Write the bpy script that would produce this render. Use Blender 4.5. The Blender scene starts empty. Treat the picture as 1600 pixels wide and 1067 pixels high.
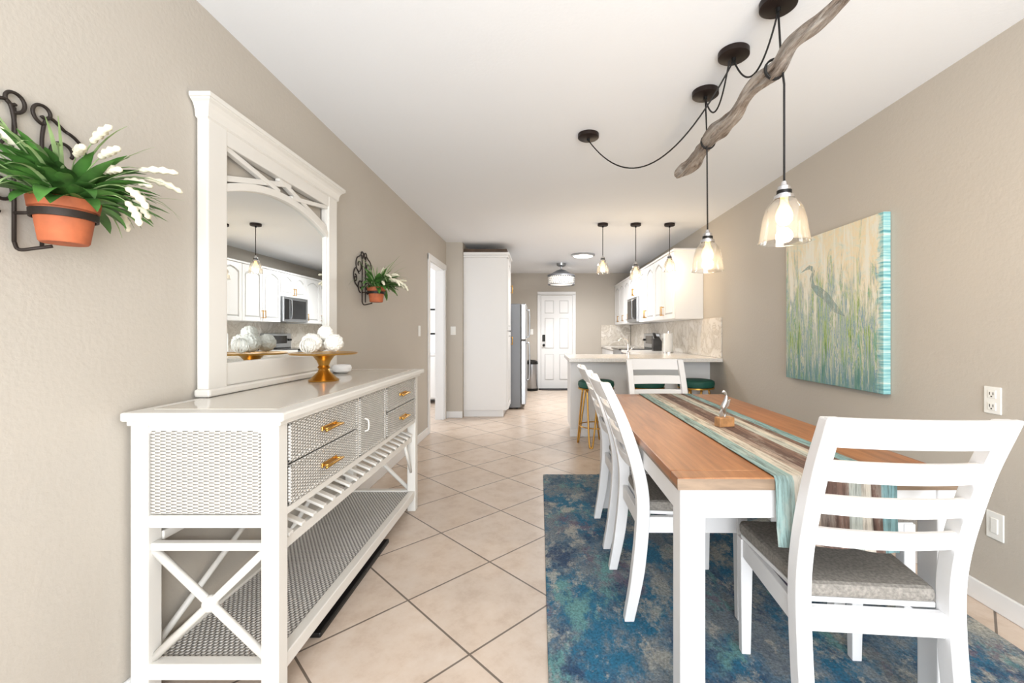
import bpy, math, random
from mathutils import Vector, Matrix, noise
random.seed(7)
S=bpy.context.scene
PI=math.pi
def lin(c):
    return tuple(((v/255)/12.92 if v/255<=.04045 else ((v/255+.055)/1.055)**2.4) for v in c)+(1,)
# ---------------- materials ----------------
class T:
    def __init__(s,name):
        s.m=bpy.data.materials.new(name); s.m.use_nodes=True
        s.nt=s.m.node_tree; s.b=s.nt.nodes['Principled BSDF']; s.out=s.nt.nodes['Material Output']
    def n(s,t,**kw):
        x=s.nt.nodes.new(t)
        for k,v in kw.items(): setattr(x,k,v)
        return x
    def l(s,a,b): s.nt.links.new(a,b)
    def math(s,op,a,b=None,c=None):
        x=s.n('ShaderNodeMath',operation=op)
        for i,v in enumerate((a,b,c)):
            if v is None: continue
            if isinstance(v,(int,float)): x.inputs[i].default_value=v
            else: s.l(v,x.inputs[i])
        return x.outputs[0]
    def mix(s,f,a,b,blend='MIX'):
        x=s.n('ShaderNodeMix',data_type='RGBA',blend_type=blend)
        for sock,v in ((x.inputs[0],f),(x.inputs[6],a),(x.inputs[7],b)):
            if isinstance(v,(int,float,tuple)): sock.default_value=v
            else: s.l(v,sock)
        return x.outputs[2]
    def coord(s,scale=(1,1,1),rot=(0,0,0),loc=(0,0,0),world=False):
        if world: o=s.n('ShaderNodeNewGeometry').outputs['Position']
        else: o=s.n('ShaderNodeTexCoord').outputs['Object']
        m=s.n('ShaderNodeMapping'); m.inputs['Scale'].default_value=scale
        m.inputs['Rotation'].default_value=rot; m.inputs['Location'].default_value=loc
        s.l(o,m.inputs[0]); return m.outputs[0]
    def noise(s,vec,scale=5,detail=4,rough=.5,dist=0):
        x=s.n('ShaderNodeTexNoise'); x.inputs['Scale'].default_value=scale
        x.inputs['Detail'].default_value=detail; x.inputs['Roughness'].default_value=rough
        x.inputs['Distortion'].default_value=dist
        s.l(vec,x.inputs['Vector']); return x.outputs['Fac']
    def ramp(s,fac,stops,interp='LINEAR'):
        x=s.n('ShaderNodeValToRGB'); e=x.color_ramp.elements; x.color_ramp.interpolation=interp
        while len(e)<len(stops): e.new(.5)
        for i,(p,c) in enumerate(stops):
            e[i].position=p; e[i].color=lin(c) if len(c)==3 else c
        s.l(fac,x.inputs[0]); return x.outputs[0]
    def bump(s,h,strength=.3,dist=.01):
        x=s.n('ShaderNodeBump'); x.inputs['Strength'].default_value=strength; x.inputs['Distance'].default_value=dist
        s.l(h,x.inputs['Height']); s.l(x.outputs[0],s.b.inputs['Normal'])
    def col(s,v):
        if isinstance(v,tuple): s.b.inputs['Base Color'].default_value=v
        else: s.l(v,s.b.inputs['Base Color'])
def mat(name,c,rough=.5,metal=0,emis=0,bs=0,bstr=.2,var=0,vs=6,spec=None):
    t=T(name); t.b.inputs['Roughness'].default_value=rough; t.b.inputs['Metallic'].default_value=metal
    if spec is not None: t.b.inputs['Specular IOR Level'].default_value=spec
    co=t.coord()
    if var:
        c2=tuple(max(0,v*(1-var)) for v in c)
        t.col(t.ramp(t.noise(co,vs,4),[(.3,c2),(.7,c)]))
    else: t.col(lin(c))
    if bs: t.bump(t.noise(co,bs,3),bstr,.004)
    if emis:
        t.b.inputs['Emission Color'].default_value=lin(c); t.b.inputs['Emission Strength'].default_value=emis
    return t.m
def wood(name,c1,c2,scale=(14,1.2,14),rough=.45,bstr=.1):
    t=T(name); co=t.coord(scale); n=t.noise(co,2.2,8,.65,.6)
    t.col(t.ramp(n,[(.3,c1),(.7,c2)])); t.b.inputs['Roughness'].default_value=rough; t.bump(n,bstr,.003); return t.m
M={}
t=T('wall_paint'); co=t.coord(world=True)
t.col(t.ramp(t.noise(co,1.3,2),[(.3,(182,175,165)),(.7,(185,178,168))])); t.b.inputs['Roughness'].default_value=.75
t.bump(t.noise(co,60,4,.6),.26,.005); M['wall']=t.m
t=T('ceiling_paint'); co=t.coord(world=True); t.col(lin((230,233,237))); t.b.inputs['Roughness'].default_value=.9
t.bump(t.noise(co,70,3),.12,.004); M['ceil']=t.m
TS=.457
t=T('floor_tile'); R=Matrix.Rotation(PI/4,3,'Z'); a=R@Vector((-.58,1.92,0))
co=t.coord(rot=(0,0,PI/4),loc=(-a.x,-a.y,0),world=True)
br=t.n('ShaderNodeTexBrick'); br.offset=0; br.squash=1
br.inputs['Scale'].default_value=1; br.inputs['Brick Width'].default_value=TS; br.inputs['Row Height'].default_value=TS
br.inputs['Mortar Size'].default_value=.0045; br.inputs['Mortar Smooth'].default_value=.1
br.inputs['Color1'].default_value=lin((213,199,186)); br.inputs['Color2'].default_value=lin((206,191,177)); br.inputs['Mortar'].default_value=lin((116,106,97))
t.l(co,br.inputs['Vector'])
n=t.noise(co,7,8,.7); mott=t.ramp(n,[(.3,(230,220,211)),(.5,(248,244,240)),(.7,(255,255,255))])
t.col(t.mix(1.0,br.outputs['Color'],mott,'MULTIPLY'))
t.b.inputs['Roughness'].default_value=.33
inv=t.math('SUBTRACT',1,br.outputs['Fac']); t.bump(t.math('ADD',inv,t.math('MULTIPLY',n,.15)),.3,.004); M['tile']=t.m
M['white']=mat('white_paint',(222,222,222),.35)
M['cab']=mat('cabinet_white',(228,228,228),.38)
M['trim']=mat('trim_white',(226,226,226),.4)
M['cream']=mat('console_white',(218,215,209),.4,bs=90,bstr=.05)
M['gold']=mat('brushed_gold',(205,160,85),.28,1)
M['steel']=mat('stainless_steel',(175,178,182),.3,1)
M['fridge_side']=mat('fridge_side_grey',(120,122,126),.45,.3)
M['chrome']=mat('chrome',(220,220,222),.12,1)
M['black']=mat('black_metal',(22,21,20),.45,.3)
M['bronze']=mat('bronze_canopy',(38,28,25),.45,.5)
M['iron']=mat('wrought_iron',(46,38,33),.6,.4,bs=60,bstr=.2)
M['blackgl']=mat('black_glass',(14,14,16),.1)
M['plastic']=mat('white_plastic',(228,228,224),.4)
M['slot']=mat('dark_slot',(60,58,55),.6)
M['terra']=mat('terracotta',(184,100,62),.75,var=.2,vs=20,bs=80,bstr=.1)
M['soil']=mat('soil_moss',(60,55,35),.9,bs=60,bstr=.6)
M['leaf']=mat('leaf_green',(88,142,64),.45,var=.45,vs=14)
M['leaf2']=mat('leaf_light_green',(156,182,124),.5,var=.3,vs=14)
M['flower']=mat('white_blossom',(222,216,194),.7,bs=200,bstr=.5)
M['velvet']=mat('green_velvet',(12,78,66),.6,bs=200,bstr=.2)
M['mat']=mat('doormat_dark',(48,46,46),.95,bs=300,bstr=.5)
M['paper']=mat('paper_white',(230,230,228),.9,bs=100,bstr=.2)
M['rope']=mat('cord_black',(24,22,22),.7)
M['lampwhite']=mat('lamp_diffuser',(255,250,240),.5,emis=4)
M['bulbglass']=mat('bulb_amber_glow',(255,196,112),.2,emis=4)
M['knife']=mat('knife_block_dark',(35,32,30),.4)
M['seatcloth']=mat('grey_linen',(144,139,132),.95,var=.25,vs=110,bs=350,bstr=.4)
M['silver']=mat('silver_cast',(205,205,205),.3,1,bs=60,bstr=.3)
M['ball']=mat('white_rosette',(226,224,217),.8,bs=120,bstr=.8)
M['blockwood']=mat('block_wood',(190,140,92),.5,var=.25,vs=30)
M['mirror']=mat('mirror_glass',(236,240,240),0.0,1)
M['white_wood']=mat('chair_white_wood',(219,219,220),.45,bs=40,bstr=.08)
M['groove_shade']=mat('panel_groove_shade',(196,196,195),.5)  # greyer white: groove shade put into the colour of the white doors
M['gap_shade']=mat('gap_shade_brown',(95,75,58),.7,var=.3)  # dark brown painted for the shade in the gap above the pantry
t=T('heron_paint'); n=t.noise(t.coord((1,14,3)),2.5,5,.7)
t.col(t.ramp(n,[(.35,(150,176,174)),(.6,(190,202,192))])); t.l(t.ramp(n,[(.38,(225,225,225)),(.62,(90,90,90))]),t.b.inputs['Alpha']); t.b.inputs['Roughness'].default_value=.8; M['heron']=t.m
t=T('quartz_top'); co=t.coord(); t.col(t.ramp(t.noise(co,60,4,.7),[(.3,(212,206,198)),(.6,(230,227,222))])); t.b.inputs['Roughness'].default_value=.18; M['quartz']=t.m
t=T('marble_backsplash'); co=t.coord((1,1,1)); n=t.noise(co,2.6,9,.65,1.6)
t.col(t.ramp(n,[(.3,(194,184,170)),(.46,(216,209,198)),(.5,(190,180,166)),(.54,(220,214,205)),(.8,(226,221,213))])); t.b.inputs['Roughness'].default_value=.2; M['marble']=t.m
# glass
t=T('clear_glass'); tr=t.n('ShaderNodeBsdfTransparent'); gl=t.n('ShaderNodeBsdfGlossy'); gl.inputs['Roughness'].default_value=.03
tr.inputs['Color'].default_value=(.95,.95,.94,1)
lw=t.n('ShaderNodeLayerWeight'); lw.inputs['Blend'].default_value=.35
mx=t.n('ShaderNodeMixShader'); t.l(t.math('ADD',t.math('MULTIPLY',lw.outputs['Facing'],.7),.03),mx.inputs[0]); t.l(tr.outputs[0],mx.inputs[1]); t.l(gl.outputs[0],mx.inputs[2])
tl=t.n('ShaderNodeBsdfTranslucent'); tl.inputs[0].default_value=(1,.97,.92,1); mx2=t.n('ShaderNodeMixShader'); mx2.inputs[0].default_value=.012
t.l(mx.outputs[0],mx2.inputs[1]); t.l(tl.outputs[0],mx2.inputs[2]); t.l(mx2.outputs[0],t.out.inputs[0]); M['glass']=t.m
# table top wood
t=T('table_wood'); co=t.coord((16,1.1,16)); n=t.noise(co,2.5,9,.65,.5)
sep=t.n('ShaderNodeSeparateXYZ'); t.l(t.coord(),sep.inputs[0])
pl_=t.math('FRACT',t.math('DIVIDE',t.math('ADD',sep.outputs[0],10),.14)); edge=t.math('LESS_THAN',pl_,.012)
base=t.ramp(n,[(.25,(116,72,42)),(.5,(150,96,57)),(.75,(172,118,74))])
t.col(t.mix(t.math('MULTIPLY',edge,.45),base,lin((96,62,40)))); t.b.inputs['Roughness'].default_value=.36; t.bump(n,.08,.003); M['table']=t.m
M['table_edge']=wood('table_edge_wood',(104,86,70),(140,118,96),(1.5,14,14))
t=T('driftwood_grey'); n=t.noise(t.coord((24,2.0,24)),2.2,9,.7,.8); n2=t.noise(t.coord((3,3,3)),3,4)
c=t.mix(.3,t.ramp(n,[(.36,(58,48,42)),(.46,(140,128,116)),(.66,(198,192,184))]),t.ramp(n2,[(.35,(112,90,74)),(.65,(186,180,174))]))
t.col(c); t.b.inputs['Roughness'].default_value=.9; t.bump(n,1,.012); M['drift']=t.m
# wicker
def wicker(name,ax,w,s,c1,c2,lo=.25,hi=.75):
    t=T(name); sep=t.n('ShaderNodeSeparateXYZ'); t.l(t.coord(),sep.inputs[0])
    u=t.math('DIVIDE',sep.outputs[ax[0]],w); v=t.math('DIVIDE',sep.outputs[ax[1]],s)
    vv=t.math('ADD',v,t.math('MULTIPLY',t.math('FLOOR',u),.5))
    s1=t.math('ABSOLUTE',t.math('SINE',t.math('MULTIPLY',vv,PI)))
    s2=t.math('ABSOLUTE',t.math('SINE',t.math('MULTIPLY',u,PI)))
    h=t.math('MULTIPLY',s1,t.math('ADD',t.math('MULTIPLY',s2,.45),.55))
    t.col(t.ramp(h,[(lo,c1),(hi,c2)])); t.b.inputs['Roughness'].default_value=.5
    t.bump(h,1,.008); return t.m
M['wick_side']=wicker('wicker_side',(0,2),.017,.0105,(150,145,138),(222,219,213),.08,.42)
M['wick_front']=wicker('wicker_front',(1,2),.017,.0105,(150,145,138),(222,219,213),.08,.42)
M['wick_shelf']=wicker('wicker_shelf',(1,0),.014,.018,(124,121,118),(214,212,208),.26,.58)
# rug: distressed layered wash of blue, teal, grey, cream
t=T('rug_abstract')
def L_(off,sc,dt=12,rg=.76): return t.noise(t.coord((1.25,.8,1),loc=off),sc,dt,rg,.1)
c=t.ramp(L_((0,0,0),3.2),[(.40,(52,84,116)),(.48,(96,122,142)),(.54,(132,142,148)),(.60,(110,122,136))])
def layer(c,off,sc,lo,hi,col,amt=255):
    return t.mix(t.ramp(L_(off,sc),[(lo,(0,0,0)),(hi,(amt,amt,amt))]),c,lin(col))
c=layer(c,(4,1,0),2.2,.50,.57,(40,112,146))
c=layer(c,(8,3,0),2.6,.52,.58,(178,178,170),235)
c=layer(c,(1,7,0),2.4,.54,.60,(110,160,160))
c=layer(c,(3,5,0),2.9,.56,.61,(122,104,124),225)
c=layer(c,(6,9,0),2.0,.55,.61,(34,66,104),235)
c=layer(c,(9,2,0),4.5,.55,.60,(196,192,180),220)
n3=t.noise(t.coord(),110,3,.8)
c=t.mix(.9,c,t.ramp(n3,[(.3,(150,150,150)),(.65,(255,255,255))]),'MULTIPLY')
t.col(c); t.b.inputs['Roughness'].default_value=.95; t.bump(n3,.4,.004); M['rug']=t.m
# runner
t=T('runner_cloth'); sep=t.n('ShaderNodeSeparateXYZ'); t.l(t.coord(),sep.inputs[0])
n=t.noise(t.coord((40,3,3)),2.5,8,.7); nn=t.noise(t.coord((8,2.2,2.2)),2.5,6,.7)
f=t.math('DIVIDE',t.math('SUBTRACT',sep.outputs[0],.68),.35)
st=t.ramp(f,[(0,(138,164,162)),(.15,(192,186,174)),(.27,(160,144,132)),(.36,(98,76,68)),(.5,(116,92,82)),(.6,(168,174,168)),(.7,(190,184,172)),(.78,(104,82,72)),(.86,(118,154,158))],'CONSTANT')
st=t.mix(t.ramp(nn,[(.53,(0,0,0)),(.6,(140,140,140))]),st,lin((184,180,170)))
t.col(t.mix(.8,st,t.ramp(n,[(.34,(110,104,100)),(.55,(255,255,255))]),'MULTIPLY')); t.b.inputs['Roughness'].default_value=.9; M['runner']=t.m
# painting: abstract marsh, vertical streaks (local y 0 = near edge)
t=T('painting_marsh'); sep=t.n('ShaderNodeSeparateXYZ'); t.l(t.coord(),sep.inputs[0]); Y=sep.outputs[1]; Z=sep.outputs[2]
nv=t.noise(t.coord((1,14,1.2)),2.0,10,.76,.8); nb=t.noise(t.coord((1,3,4)),1.8,9,.78,1.5); nw=t.noise(t.coord((1,7,1.0),loc=(3,2,1)),2,10,.76,.6)
bg=t.ramp(nb,[(.3,(170,192,182)),(.42,(214,210,188)),(.53,(224,206,170)),(.62,(200,210,198)),(.74,(140,186,188))])
bg=t.mix(t.ramp(nw,[(.49,(0,0,0)),(.57,(225,225,225))]),bg,lin((222,222,212)))
reed=t.ramp(nv,[(.34,(54,94,80)),(.41,(116,150,60)),(.46,(184,198,146)),(.50,(84,132,166)),(.54,(212,208,186)),(.59,(98,146,90)),(.65,(146,184,190)),(.72,(186,160,176))])
zz=t.math('ADD',Z,t.math('MULTIPLY',t.math('SUBTRACT',nw,.5),2.8))
zz=t.math('SUBTRACT',zz,t.math('MULTIPLY',Y,.18))
mask=t.ramp(zz,[(.40,(255,255,255)),(.66,(0,0,0))])
c=t.mix(mask,bg,reed)
c=t.mix(t.ramp(t.math('ADD',Z,t.math('MULTIPLY',t.math('SUBTRACT',nv,.5),1.2)),[(.02,(220,220,220)),(.16,(0,0,0))]),c,lin((76,128,138)))
nh=t.noise(t.coord((1,2,26)),2.2,6,.6)
teal=t.ramp(nh,[(.35,(44,128,140)),(.5,(140,192,194)),(.62,(204,218,210)),(.75,(116,106,94))])
ye=t.math('ADD',Y,t.math('MULTIPLY',t.math('SUBTRACT',nb,.5),.2))
c=t.mix(t.ramp(ye,[(.012,(255,255,255)),(.05,(0,0,0))]),c,teal)
t.col(c); t.b.inputs['Roughness'].default_value=.6; t.bump(nv,.2,.004); M['paint']=t.m

# ---------------- mesh helpers ----------------
def E(name,loc=(0,0,0),rz=0):
    e=bpy.data.objects.new(name,None); e.empty_display_size=.1; e.location=loc; e.rotation_euler=(0,0,rz)
    S.collection.objects.link(e); return e
import bmesh
def mk(name,vs,fs,m,p=None,smooth=False,bevel=0,seg=2):
    me=bpy.data.meshes.new(name); me.from_pydata([tuple(v) for v in vs],[],fs)
    bm=bmesh.new(); bm.from_mesh(me); bmesh.ops.recalc_face_normals(bm,faces=bm.faces); bm.to_mesh(me); bm.free()
    if isinstance(m,str): m=M[m]
    me.materials.append(m)
    o=bpy.data.objects.new(name,me); S.collection.objects.link(o)
    if p: o.parent=p
    if smooth:
        for f in me.polygons: f.use_smooth=True
    if bevel:
        b=o.modifiers.new('bev','BEVEL'); b.width=bevel; b.segments=seg; b.limit_method='ANGLE'; b.angle_limit=.6
        b.harden_normals=False
    return o
def box(name,lo,hi,m,p=None,bevel=0,seg=2):
    x0,y0,z0=lo; x1,y1,z1=hi
    v=[(x0,y0,z0),(x1,y0,z0),(x1,y1,z0),(x0,y1,z0),(x0,y0,z1),(x1,y0,z1),(x1,y1,z1),(x0,y1,z1)]
    f=[(0,1,2,3),(4,5,6,7),(0,1,5,4),(1,2,6,5),(2,3,7,6),(3,0,4,7)]
    return mk(name,v,f,m,p,False,bevel,seg)
def prism(name,poly,plane,t0,t1,m,p=None,bevel=0,smooth=False):
    n=len(poly)
    def P(a,b,t):
        return {'XY':(a,b,t),'XZ':(a,t,b),'YZ':(t,a,b)}[plane]
    v=[P(a,b,t0) for a,b in poly]+[P(a,b,t1) for a,b in poly]
    f=[tuple(range(n)),tuple(range(n,2*n))]+[(i,(i+1)%n,n+(i+1)%n,n+i) for i in range(n)]
    return mk(name,v,f,m,p,smooth,bevel)
def lathe(name,prof,m,p=None,c=(0,0,0),seg=40,axis='Z',smooth=True):
    v=[];f=[];n=len(prof)
    for i in range(seg):
        a=2*PI*i/seg
        for r,z in prof:
            r=max(r,1e-4)
            q=(r*math.cos(a),r*math.sin(a),z)
            if axis=='X': q=(q[2],q[0],q[1])
            if axis=='Y': q=(q[0],q[2],q[1])
            v.append((q[0]+c[0],q[1]+c[1],q[2]+c[2]))
    for i in range(seg):
        j=(i+1)%seg
        for k in range(n-1): f.append((i*n+k,j*n+k,j*n+k+1,i*n+k+1))
    o=mk(name,v,f,m,p,smooth)
    if smooth:
        es=o.modifiers.new('es','EDGE_SPLIT'); es.split_angle=.7
    return o
def cyl(name,c,r,h,m,p=None,axis='Z',seg=32,r2=None):
    r2=r if r2 is None else r2
    return lathe(name,[(0,0),(r,0),(r2,h),(0,h)],m,p,c,seg,axis)
def catmull(pts,n=8):
    P=[Vector(q) for q in pts]; P=[P[0]*2-P[1]]+P+[P[-1]*2-P[-2]]; out=[]
    for i in range(1,len(P)-2):
        for k in range(n):
            t=k/n; a,b,c,d=P[i-1],P[i],P[i+1],P[i+2]
            out.append(.5*((2*b)+(c-a)*t+(2*a-5*b+4*c-d)*t*t+(3*b-a-3*c+d)*t**3))
    out.append(P[-2]); return out
def tubegeo(pts,r,seg=8,V=None,F=None,jit=0):
    V=[] if V is None else V; F=[] if F is None else F; base=len(V); n=len(pts); pts=[Vector(q) for q in pts]
    T0=(pts[1]-pts[0]).normalized(); up=Vector((0,0,1)) if abs(T0.z)<.9 else Vector((1,0,0)); N=T0.cross(up).normalized()
    for i,q in enumerate(pts):
        Tn=(pts[min(i+1,n-1)]-pts[max(i-1,0)]).normalized(); N=(N-Tn*N.dot(Tn)).normalized(); B=Tn.cross(N)
        rr=r[i] if isinstance(r,(list,tuple)) else r
        for k in range(seg):
            a=2*PI*k/seg; d=N*math.cos(a)+B*math.sin(a)
            q2=q+d*rr
            if jit: q2=q+d*rr*(1+jit*noise.noise(Vector((q.x*6+d.x*1.6,q.y*5,q.z*6+d.z*1.6)))*2+jit*.9*noise.noise(Vector((d.x*5,q.y*9,d.z*5)))+jit*.7*noise.noise(Vector((d.x*12,q.y*6,d.z*12))))
            V.append(q2)
    for i in range(n-1):
        for k in range(seg):
            F.append((base+i*seg+k,base+i*seg+(k+1)%seg,base+(i+1)*seg+(k+1)%seg,base+(i+1)*seg+k))
    F.append(tuple(base+k for k in range(seg))); F.append(tuple(base+(n-1)*seg+k for k in range(seg)))
    return V,F
def tube(name,pts,r,m,p=None,seg=8,smooth_n=0,jit=0):
    if smooth_n:
        if isinstance(r,(list,tuple)):
            rr=catmull([(q,0,0) for q in r],smooth_n); r=[q.x for q in rr]
        pts=catmull(pts,smooth_n)
    V,F=tubegeo(pts,r,seg,jit=jit); return mk(name,V,F,m,p,True)
def multitube(name,lst,r,m,p=None,seg=8):
    V=[];F=[]
    for q in lst: tubegeo(q,r,seg,V,F)
    return mk(name,V,F,m,p,True)
def sphere(name,c,r,m,p=None,sc=(1,1,1),bumpy=0,sub=4):
    bm=bmesh.new(); bmesh.ops.create_icosphere(bm,subdivisions=sub,radius=1)
    for v in bm.verts:
        k=1+bumpy*(noise.noise(v.co*5+Vector(c)*9)+.6*noise.noise(v.co*11)) if bumpy else 1
        v.co=Vector((v.co.x*sc[0]*k,v.co.y*sc[1]*k,v.co.z*sc[2]*k))*r+Vector(c)
    vs=[v.co.copy() for v in bm.verts]; fs=[tuple(x.index for x in f.verts) for f in bm.faces]; bm.free()
    return mk(name,vs,fs,m,p,True)
def barYZ(name,a,b,w,x0,x1,m,p,bevel=.002):
    a=Vector(a);b=Vector(b);d=(b-a).normalized(); n=Vector((-d.y,d.x))*w/2
    return prism(name,[tuple(a+n),tuple(b+n),tuple(b-n),tuple(a-n)],'YZ',x0,x1,m,p,bevel)

# ---------------- room shell ----------------
H=2.44; XL=-1.30; XR=1.94; YB=9.2; Y0=-1.7
box('floor',(-3.6,Y0,-.1),(2.06,YB+.1,0),'tile')
box('ceiling',(-3.6,Y0,H),(2.06,YB+.1,H+.1),'ceil')
box('wall_right',(XR,Y0,0),(XR+.12,YB+.1,H),'wall')
box('wall_back',(-3.6,YB,0),(XR,YB+.1,H),'wall')
wl=E('wall_left')
box('main_run',(XL-.12,Y0,0),(XL,5.12,H),'wall',wl)
box('door_header',(XL-.12,5.12,2.04),(XL,5.93,H),'wall',wl)
box('end_stub',(XL-.12,5.93,0),(XL,6.05,H),'wall',wl)
box('wall_left_kitchen',(XL-.12,6.05,0),(-1.07,YB,H),'wall')
wf=E('wall_front')
box('left_pier',(XL,Y0,0),(-.95,Y0+.12,H),'wall',wf)
box('right_pier',(1.6,Y0,0),(XR,Y0+.12,H),'wall',wf)
box('header',(-.95,Y0,2.15),(1.6,Y0+.12,H),'wall',wf)
w=E('window_1')
for nm,lo,hi in (('jamb_l',(-.95,Y0+.02,.0),(-.89,Y0+.1,2.15)),('jamb_r',(1.54,Y0+.02,0),(1.6,Y0+.1,2.15)),('head',(-.89,Y0+.02,2.09),(1.54,Y0+.1,2.15)),('sill',(-.89,Y0+.02,0),(1.54,Y0+.1,.05)),('meeting_stile',(.3,Y0+.03,.05),(.36,Y0+.09,2.09))):
    box(nm,lo,hi,'trim',w,.004)
# side room
box('wall_side_room_left',(-3.6,4.4,0),(-3.5,YB,H),'ceil')
box('wall_side_room_back',(-3.5,7.6,0),(-1.42,7.7,H),'ceil')
box('wall_side_room_front',(-3.5,4.4,0),(-1.42,4.5,H),'ceil')
# baseboards
BH=.09
def bb(name,lo,hi): box(name,lo,hi,'trim',None,.005)
bb('baseboard_right',(XR-.014,Y0+.13,0),(XR,4.94,BH))
bb('baseboard_left',(XL,Y0+.13,0),(XL+.014,5.04,BH))
bb('baseboard_jog',(XL+.001,6.036,0),(-1.07,6.05,BH))
bb('baseboard_back',(-.36,YB-.014,0),(-.045,YB,BH))
# doorway casing
c=E('trim_1')
box('casing_near',(XL,5.05,0),(XL+.016,5.125,2.10),'trim',c,.004)
box('casing_far',(XL,5.925,0),(XL+.016,6.0,2.10),'trim',c,.004)
box('casing_head',(XL,5.05,2.035),(XL+.018,6.0,2.11),'trim',c,.004)
box('jamb_near',(XL-.12,5.12,0),(XL,5.135,2.04),'trim',c)
box('jamb_far',(XL-.12,5.915,0),(XL,5.93,2.04),'trim',c)
box('jamb_head',(XL-.12,5.135,2.025),(XL,5.915,2.04),'trim',c)
# back door: six panel
d=E('door_1'); dx0,dx1=.03,.69
box('slab',(dx0,YB-.03,.01),(dx1,YB-.005,1.97),'trim',d,.002)
W=dx1-dx0
for i,(z0,z1) in enumerate(((.2,.72),(.86,1.48),(1.6,1.85))):
    for j in range(2):
        a=dx0+.09+j*(W/2-.02); b=a+W/2-.16
        box('panel_recess_shade',(a-.012,YB-.032,z0-.012),(b+.012,YB-.029,z1+.012),'groove_shade',d)  # thin sheet proud of the slab, coloured as the shade of a recess
        box('panel_raised',(a,YB-.042,z0),(b,YB-.03,z1),'trim',d,.008)
box('casing_left',(-.045,YB-.02,0),(dx0-.003,YB,2.0),'trim',d,.004)
box('casing_right',(dx1+.003,YB-.02,0),(dx1+.075,YB,2.0),'trim',d,.004)
box('casing_top',(-.045,YB-.02,1.98),(dx1+.075,YB,2.05),'trim',d,.004)
box('keypad_lock',(dx0+.03,YB-.055,1.0),(dx0+.09,YB-.03,1.14),'black',d,.006)
lathe('knob',[(0,-.07),(.02,-.068),(.028,-.05),(.02,-.035),(.012,-.03),(.012,0),(.03,.0)],'black',d,(dx0+.06,YB-.03,.92),20,'Y')
# switches/outlets
def plate(name,c,axis,kind):
    e=E(name,c,{'-x':-PI/2,'+x':PI/2,'-y':PI}[axis])
    box('plate',(-.036,0,-.058),(.036,.006,.058),'plastic',e,.003)
    if kind=='outlet':
        for s in(-1,1):
            box('receptacle',(-.017,.005,s*.026-.017),(.017,.009,s*.026+.017),'plastic',e,.004)
            for q in(-.007,.007): box('slot',(q-.0015,.008,s*.026-.003),(q+.0015,.0098,s*.026+.009),'slot',e)
            box('ground',(-.003,.008,s*.026-.012),(.003,.0098,s*.026-.007),'slot',e)
    else: box('rocker',(-.015,.005,-.032),(.015,.010,.032),'plastic',e,.003)
plate('wall_outlet',(XR,1.86,.892),'+x','outlet')
plate('wall_outlet',(XR,1.85,.36),'+x','sw')
plate('light_switch',(XL,4.7,1.2),'-x','sw')
plate('light_switch',(-1.2,6.05,1.21),'-y','sw')
plate('light_switch',(-.17,YB,1.2),'-y','sw')

# ---------------- console ----------------
cs=E('wicker_console_table'); cx0,cx1,cy0,cy1=-1.285,-.82,1.365,2.93; zt=.935
box('top',(cx0,cy0-.035,zt-.028),(cx1+.035,cy1+.035,zt),'cream',cs,.006)
box('top_under_moulding',(cx0+.002,cy0-.015,zt-.045),(cx1+.015,cy1+.015,zt-.028),'cream',cs,.004)
box('glass_inset',(cx0+.05,cy0+.03,zt),(cx1-.02,cy1-.03,zt+.002),mat('console_top_gloss',(206,200,190),.08),cs)
pw=.055
for i,(x,y) in enumerate(((cx0,cy0),(cx1-pw,cy0),(cx0,cy1-pw),(cx1-pw,cy1-pw))):
    box('leg_%d'%(i+1),(x,y,0),(x+pw,y+pw,zt-.045),'cream',cs,.005)
box('case_body',(cx0+.02,cy0+.02,.60),(cx1-.022,cy1-.02,.888),'cream',cs)
for k,(ya,yb) in enumerate(((cy0+.004,cy0+.02),(cy1-.02,cy1-.004))):
    box('side_rail_top_%d'%k,(cx0+pw,ya,.862),(cx1-pw,yb,.89),'cream',cs,.003)
    box('side_rail_bot_%d'%k,(cx0+pw,ya,.565),(cx1-pw,yb,.605),'cream',cs,.003)
    yy=(ya-.004,yb) if k==0 else (ya,yb+.004)
    box('side_wicker_%d'%k,(cx0+pw+.004,yy[0],.608),(cx1-pw-.004,yy[1],.875),'wick_side',cs,.012)
xf=cx1-.02
def drawer(ya,yb,za,zb,handle=True,door=False):
    box('drawer_face',(xf,ya,za),(xf+.02,yb,zb),'wick_front',cs,.004)
    q=.012
    for lo,hi in (((xf,ya,za),(xf+.024,ya+q,zb)),((xf,yb-q,za),(xf+.024,yb,zb)),((xf,ya,za),(xf+.024,yb,za+q)),((xf,ya,zb-q),(xf+.024,yb,zb))):
        box('drawer_braid',lo,hi,'wick_front',cs,.004)
    ym=(ya+yb)/2; zm=(za+zb)/2
    if door: 
        tube('door_pull',[(xf+.022,ya+.05,zm-.03),(xf+.04,ya+.05,zm-.02),(xf+.04,ya+.05,zm+.02),(xf+.022,ya+.05,zm+.03)],.004,'cream',cs,8,4)
    elif handle:
        L=.07
        tube('pull_bar',[(xf+.045,ym-L,zm-.004),(xf+.05,ym-L*.5,zm),(xf+.05,ym+L*.5,zm),(xf+.045,ym+L,zm-.004)],.0055,'gold',cs,10,4)
        for s in(-1,1): tube('pull_post',[(xf+.018,ym+s*L*.7,zm),(xf+.05,ym+s*L*.7,zm)],.005,'gold',cs,8)
        box('pull_back',(xf+.02,ym-L*.85,zm-.009),(xf+.026,ym+L*.85,zm+.009),'gold',cs,.002)
ya0=cy0+pw+.006; yb0=cy1-pw-.006
drawer(ya0,1.96,.753,.885); drawer(ya0,1.96,.615,.747)
drawer(1.985,2.31,.615,.885,door=True)
drawer(2.335,yb0,.753,.885); drawer(2.335,yb0,.615,.747)
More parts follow.
